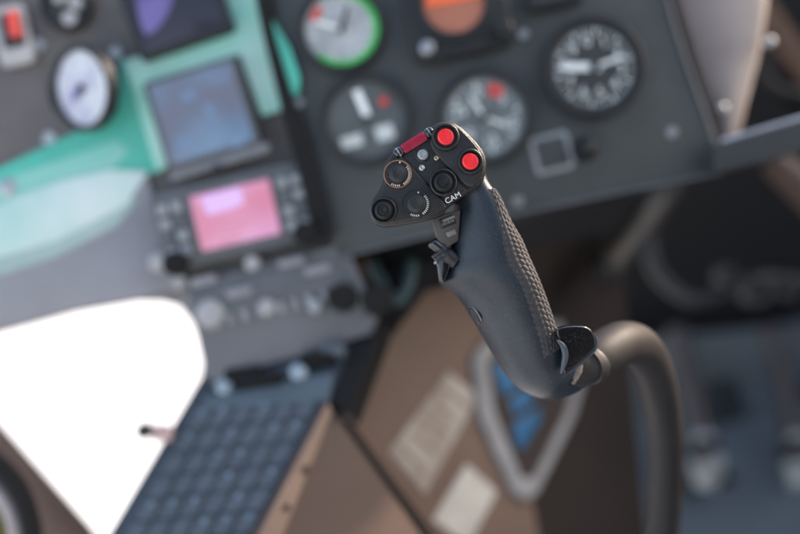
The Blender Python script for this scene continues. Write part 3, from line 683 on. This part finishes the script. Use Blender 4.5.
for n_, (x, y, a0, copper) in enumerate(((397.8, 174.2, 0, True), (416.2, 204.2, 4, False))):
    c = xy(x, y)
    bm = NB(); lathe(bm, [(14.4*k, -.001), (14.4*k, .0006), (13.8*k, .0012), (0, .0012)], 64, T(*c)); kn = obj('rotary_knob', bm, M_head, st)
    kn['label'] = 'knurled rotary knob with a copper rim' if copper else 'knurled rotary knob with a black rim'
    bm = NB(); annulus(bm, c[0], c[1], 13.0*k, 14.2*k, .001, .0016, .0003); obj('rim', bm, M_warm if copper else M_kn, kn)
    bm = NB(); spiky(bm, 8.6*k, 9.5*k, .001, .0048, 26, T(*c)); obj('knurled_cap', bm, M_kn, kn)
    bm = NB(); lathe(bm, [(6.2*k, .005), (6.2*k, .0057), (5.6*k, .0060), (2*k, .0058), (0, .0054)], 32, T(*c)); obj('cap_top', bm, M_head, kn)
    bm = NB()
    for i in range(11):
        a = R(a0 + 38 - i * 9.5)
        slab(bm, rrect(c[0] + math.cos(a)*11.6*k, c[1] + math.sin(a)*11.6*k, 2.3*k, .8*k, 0, math.degrees(a)), .0012, .0016)
    for i in range(5):
        a = R(a0 - 82 - i * 9.5)
        slab(bm, rrect(c[0] + math.cos(a)*11.6*k, c[1] + math.sin(a)*11.6*k, 2.0*k, .8*k, 0, math.degrees(a)), .0012, .0016)
    a = R(80); slab(bm, rrect(c[0] + math.cos(a)*11.8*k, c[1] + math.sin(a)*11.8*k, 1.6*k, 1.3*k, 0, 80), .0012, .0016)
    obj('tick_marks', bm, M_tick, kn)
# thumb hats
def hat(x, y, Rb, tip, lab, tilt=0):
    c = xy(x, y); bm = NB(); r = Rb * k
    lathe(bm, [(r, -.003), (r, .0022), (r*.97, .0030), (r*.90, .0034), (r*.86, .0034), (r*.82, .0026), (r*.70, .0020), (r*.66, .0026), (r*.60, .0028), (0, .0028)], 56, T(*c)); h = obj('thumb_switch', bm, M_head, st)
    h['label'] = lab
    bm = NB(); r = tip * k
    lathe(bm, [(r*1.0, .0026), (r*1.0, .0050), (r*.94, .0060), (r*.86, .0062), (r*.80, .0055), (r*.62, .0054), (r*.58, .0066), (r*.50, .0072), (r*.42, .0072), (r*.34, .0062), (0, .0060)], 40, T(*c)); obj('cap', bm, M_kn, h)
hat(383.6, 210.6, 13.4, 7.6, 'round thumb switch on the outer corner of the head')
hat(443.2, 182.6, 14.0, 8.2, 'round thumb switch above the CAM lettering')
# hex ribs on the CAM hat
# screws in the trough
for (x, y, r, m_, nm) in ((422.6, 154.3, 5.7, mat('grey_stud', (.36, .37, .36), .35, metal=.4), 'indicator_stud'), (436.6, 157.8, 2.9, mat('brass_screw', (.55, .42, .26), .3, metal=.9), 'screw'), (421.9, 167.6, 3.3, mat('steel_screw', (.5, .5, .5), .3, metal=.9), 'screw')):
    c = xy(x, y); bm = NB(); r *= k
    lathe(bm, [(r, -.004), (r, -.0012), (r*.85, -.0003), (r*.6, -.0001), (r*.5, -.0006), (r*.2, -.0007), (0, -.0007)], 28, T(*c)); s_ = obj(nm, bm, m_, st)
    if nm == 'indicator_stud':
        bm = NB(); annulus(bm, c[0], c[1], r * 1.02, r * 1.3, -.003, -.0016); obj('collar', bm, M_gloss, s_)
# maroon knurled latch between two end caps
ax0, ax1 = Vector((*xy(402.5, 149.5), -.0006)), Vector((*xy(425.5, 135.2), -.0006))
dv = (ax1 - ax0).normalized(); Mq = dv.to_track_quat('Z', 'Y').to_matrix().to_4x4(); Mq.translation = ax0; ln = (ax1 - ax0).length
bm = NB(); n = 18
rings = []
for z, s in ((0, .82), (ln*.05, 1), (ln*.95, 1), (ln, .82)):
    rings.append([bm.verts.new(Mq @ Vector(((4.9*k*(1 if i % 2 else .86))*s*math.cos(PI*i/n), (4.9*k*(1 if i % 2 else .86))*s*math.sin(PI*i/n), z))) for i in range(2*n)])
for a, b in zip(rings, rings[1:]):
    for i in range(2*n): bm.faces.new((a[i], a[(i+1) % (2*n)], b[(i+1) % (2*n)], b[i]))
bm.faces.new(rings[0]); bm.faces.new(rings[-1]); obj('maroon_roller', bm, mat('maroon_rubber', (.34, .012, .045), .42, scale=300), st, ang=20)
for (p, q, lab) in (((395, 155), (402.3, 150), 0), ((425.7, 135), (433, 130), 0)):
    a, b = Vector((*xy(*p), -.001)), Vector((*xy(*q), -.001)); bm = NB()
    tube(bm, [a, a.lerp(b, .2), a.lerp(b, .8), b], [4.2*k, 5.2*k, 5.2*k, 4.0*k], 20, 3); obj('roller_end', bm, M_gloss, st)
    bm = NB(); x, y = (a.x + b.x)/2, (a.y + b.y)/2; tube(bm, [a.lerp(b, .42) , a.lerp(b, .58)], [5.5*k, 5.5*k], 20); obj('roller_band', bm, mat('band_steel', (.45, .45, .44), .3, metal=.9), st)
text('lettering', 'CAM', 8.0*k, M_tick, st, *xy(453.0, 197.9), .0000, 28)

# grip body: stations left point, right point, centre depth, half depth (m)
ST = [((450, 178), (482, 166), .688, .012), ((453, 194), (487, 182), .689, .014), ((455, 212), (497, 197), .690, .0165), ((450, 241), (508, 222), .691, .019),
      ((444.5, 262), (518, 240), .692, .0205), ((441, 282), (525, 257), .693, .0215), ((459, 297), (534, 277), .694, .0215), ((473, 318), (542, 297), .696, .0205),
      ((486, 340), (549, 317), .697, .0195), ((499, 363), (555, 335), .698, .0185), ((511, 380), (560, 350), .699, .017), ((527, 393), (565, 357), .700, .0155),
      ((548, 400), (571, 359), .703, .0145), ((572, 396), (576, 352), .708, .014), ((593, 382), (587, 340), .716, .014)]
cs = catmull([Vector((*((G.L(*a, d) + G.L(*b, d)) / 2), 0)) for a, b, d, h_ in ST], 10)
hv = catmull([Vector((*((G.L(*b, d) - G.L(*a, d)) / 2), h_)) for a, b, d, h_ in ST], 10)
def gp(t, th, off=0.0):
    """point on the grip skin: t 0..1 along, th in radians (0 = right, pi/2 = towards the viewer)"""
    x = t * (len(cs) - 1); i = min(int(x), len(cs) - 2); f_ = x - i
    c = cs[i].lerp(cs[i+1], f_); h_ = hv[i].lerp(hv[i+1], f_)
    A = Vector(h_[:3]); e = 2 / 2.35
    ca, sa = math.cos(th), math.sin(th)
    X = math.copysign(abs(ca) ** e, ca); Y = math.copysign(abs(sa) ** e, sa); X = (X + .4 * Y) / 1.08
    a_ = A.normalized()
    return Vector(c[:3]) + A * X + Vector((0, 0, 1)) * h_[3] * Y + (a_ * ca + Vector((0, 0, 1)) * sa) * off
bm = NB(); NN = 72; rows = []
for i in range(len(cs)):
    rows.append([bm.verts.new(gp(i / (len(cs) - 1), 2*PI*j/NN)) for j in range(NN)])
for a, b in zip(rows, rows[1:]):
    for j in range(NN): bm.faces.new((a[j], a[(j+1) % NN], b[(j+1) % NN], b[j]))
bm.faces.new(rows[0]); bm.faces.new(rows[-1]); obj('grip', bm, M_grip, st, ang=60)
# woven palm insert
bm = NB(); NU, NV = 360, 110; ROWS, COLS = 28, 12
t0, t1 = 0.10, 0.70
rows = []
for i in range(NU + 1):
    u = i / NU; t = t0 + (t1 - t0) * u
    thL = R(87 + 8 * max(0, (u - .55) / .45) - 16 * max(0, (.3 - u) / .3)); thR = R(-34 + 70 * max(0, (u - .80) / .2) ** 2)
    row = []
    for j in range(NV + 1):
        v = j / NV; th = thL + (thR - thL) * v
        q = v * COLS; cell = int(min(q, COLS - .001)); fv = q - cell
        s = u * ROWS + (0.5 if cell % 2 else 0) + 0.35 * (fv - .5) * (1 if cell % 2 else -1)
        fu = s - math.floor(s)
        hgt = (math.sin(PI * fu) ** .6) * (math.sin(PI * fv) ** .6)
        edge = min(1, min(u, 1 - u) * 40, min(v, 1 - v) * 14)
        row.append(bm.verts.new(gp(t, th, -.0006 + (.0007 + .0009 * hgt) * edge)))
    rows.append(row)
for a, b in zip(rows, rows[1:]):
    for j in range(NV): bm.faces.new((a[j], a[j+1], b[j+1], b[j]))
obj('woven_palm_insert', bm, mat('woven_insert', (.040, .037, .038), .68, spec=.35, scale=300, var=.2), st, ang=80)

# metal label plate and small label below the head
M_bg = mat('neck_metal', (.085, .072, .062), .42, metal=.3, scale=90)
bm = NB(); slab(bm, [xy(*p) for p in ((432, 216), (462, 208), (460, 240), (444, 250), (438, 240))], -.024, -.014, .001); obj('neck_plate', bm, M_bg, st)
M_lb = mat('silver_label', (.22, .20, .18), .45, metal=.4, scale=200)
bm = NB(); c = xy(448.3, 220.8); slab(bm, rrect(c[0], c[1], 16*k, 10*k, .0004, 22), -.0145, -.0133, .0003); lb = obj('name_label', bm, M_kn, st)
bm = NB(); slab(bm, rrect(*xy(449.6, 217.8), 13*k, 2.6*k, .0003, 22), -.0133, -.0130); obj('silver_stripe', bm, M_lb, lb)
c = xy(452.5, 232.5); bm = NB(); slab(bm, rrect(c[0], c[1], 10*k, 5.5*k, .0004, 22), -.0145, -.0133, .0003); obj('name_label', bm, M_lb, st)
bm = NB()
for i in range(6):
    c = xy(443.5 + i*2.1, 223.8 - i*.85); slab(bm, rrect(c[0], c[1], (.9 + .5*(i % 2))*k, 2.6*k, 0, 14 + 14 * (i % 2)), -.0133, -.0131)
obj('worn_print', bm, M_lb, lb)

# trigger switch on the left side of the neck
tz = -.017
def tb_(pts, rad, name, m, par=st, n=18):
    bm = NB(); tube(bm, [Vector((*xy(*p), z)) for p, z in pts], [r*k for r in rad], n, 4); return obj(name, bm, m, par)
tg = tb_((((458, 262), tz), ((450, 256), tz), ((444, 251.5), tz)), (8, 9, 7.5), 'trigger_switch', M_head)
tb_((((446, 252), tz + .001), ((441, 248), tz + .001), ((433.5, 242.2), tz + .001), ((432, 241), tz + .001)), (5.6, 6.2, 6.2, 5.0), 'plunger', M_gloss, tg)
tb_((((443, 249.6), tz + .001), ((441, 248), tz + .001)), (7.4, 7.4), 'plunger_collar', M_head, tg)
bm = NB(); slab(bm, [xy(*p) for p in ((433, 255), (449, 245), (455, 250), (452, 266), (445, 284), (440, 281), (438, 266))], tz - .008, tz + .003, .0016); obj('bracket', bm, M_gloss, tg)
bm = NB(); slab(bm, [xy(*p) for p in ((432, 256), (447, 247), (448.5, 249.2), (433.4, 258.5))], tz + .002, tz + .0052, .0008); obj('lever', bm, mat('lever_grey', (.03, .034, .04), .3), tg)
bm = NB(); slab(bm, [xy(*p) for p in ((434.5, 262), (448, 254), (449, 256), (435.5, 264.4))], tz + .002, tz + .005, .0008); obj('lever', bm, mat('lever_grey', (0, 0, 0)), tg)
bm = NB(); c = xy(436, 262.6); lathe(bm, [(1.5*k, tz), (1.5*k, tz + .0055), (0, tz + .006)], 14, T(*c)); obj('screw', bm, mat('pale_screw', (.35, .31, .28), .4), tg)
# side stud half way down
bm = NB(); a = G.L(483, 310, .697); b = G.L(474.5, 315.5, .695)
Ms = (b - a).to_track_quat('Z', 'Y').to_matrix().to_4x4(); Ms.translation = a; l_ = (b - a).length
lathe(bm, [(12*k, 0), (12*k, l_*.75), (11.4*k, l_*.92), (9*k, l_), (7.5*k, l_), (6.8*k, l_*.93), (0, l_*.9)], 40, Ms); sd1 = obj('side_stud', bm, M_gloss, st)
# glossy rest flange above the tube
def zt(x, y): return -.012 - .25 * (x - xy(575, 0)[0]) + .30 * (y - xy(0, 350)[1])
fl = chaikin([xy(*p) for p in ((557, 331.5), (564, 327.5), (578, 326.5), (590, 327.5), (597, 333), (601.5, 342), (600, 352), (586, 365), (568, 380), (567, 370), (566.5, 354), (562, 343))], 2)
bm = NB(); slab(bm, fl, -.012, .0, .0011, 5, zt); fg_ = obj('rest_flange', bm, M_gloss, st)
bm = NB(); tube(bm, [Vector((*xy(*p), zt(*xy(*p)) + .0006)) for p in ((559, 341), (565, 347), (568, 356), (567, 366), (564.5, 376))], [.0008, .0018, .0021, .0018, .0008], 16, 6); obj('raised_lip', bm, mat('lip_blue_grey', (.045, .060, .082), .28), fg_)
bm = NB(); tube(bm, [Vector((*xy(*p), zt(*xy(*p)) - .0008)) for p in ((567, 379.5), (576, 373.5), (586, 365.5), (595, 357.5), (600.5, 351), (601.8, 343), (598.5, 335))], [.0004, .0007, .0008, .0008, .0008, .0006, .0004], 12, 6); obj('rim_light_line', bm, mat('rim_highlight', (.05, .06, .075), .3), fg_)  # bluish line paints the light caught by the flange rim
# clamp under the flange
M_cl = mat('clamp_bronze', (.024, .020, .019), .5, metal=.2, scale=120)
a, b = G.L(586, 366, .706), G.L(594, 361, .711)
bm = NB(); tube(bm, [a, a.lerp(b, .5), b], [.0132, .0136, .0132], 40, 4); cm = obj('clamp', bm, M_cl, st)
bm = NB(); c = xy(580, 386.5); lathe(bm, [(2.4*k, -.032), (2.4*k, -.024), (1.8*k, -.0232), (0, -.023)], 16, T(*c)); obj('clamp_screw', bm, mat('bronze_screw', (.22, .18, .155), .4, metal=.6), cm)
bm = NB(); slab(bm, [xy(*p) for p in ((580, 374), (590, 368), (589, 376), (584, 385), (579, 387))], -.036, -.0245, .0008); obj('clamp_ear', bm, mat('worn_ear', (.20, .165, .14), .5, scale=300, var=.4), cm)
# curved tube
TB = [((566, 374), .701, 14), ((583, 367), .706, 19), ((601, 354), .716, 22.2), ((622, 343), .735, 21.8), ((640, 348), .765, 21), ((654, 372), .80, 19.8), ((662, 408), .84, 18.6), ((666, 450), .87, 17.8), ((665, 500), .895, 17.3), ((661, 545), .91, 17), ((655, 620), .93, 16.5)]
bm = NB(); tube(bm, [G.L(*p, d) for p, d, r in TB], [r * d / FPX for p, d, r in TB], 40, 8); obj('stick_tube', bm, mat('tube_paint', (.020, .0175, .0175), .56, spec=.28, dust=.3, rvar=.12, scale=25, var=.1, bump=.15, bscale=900), st, ang=60)
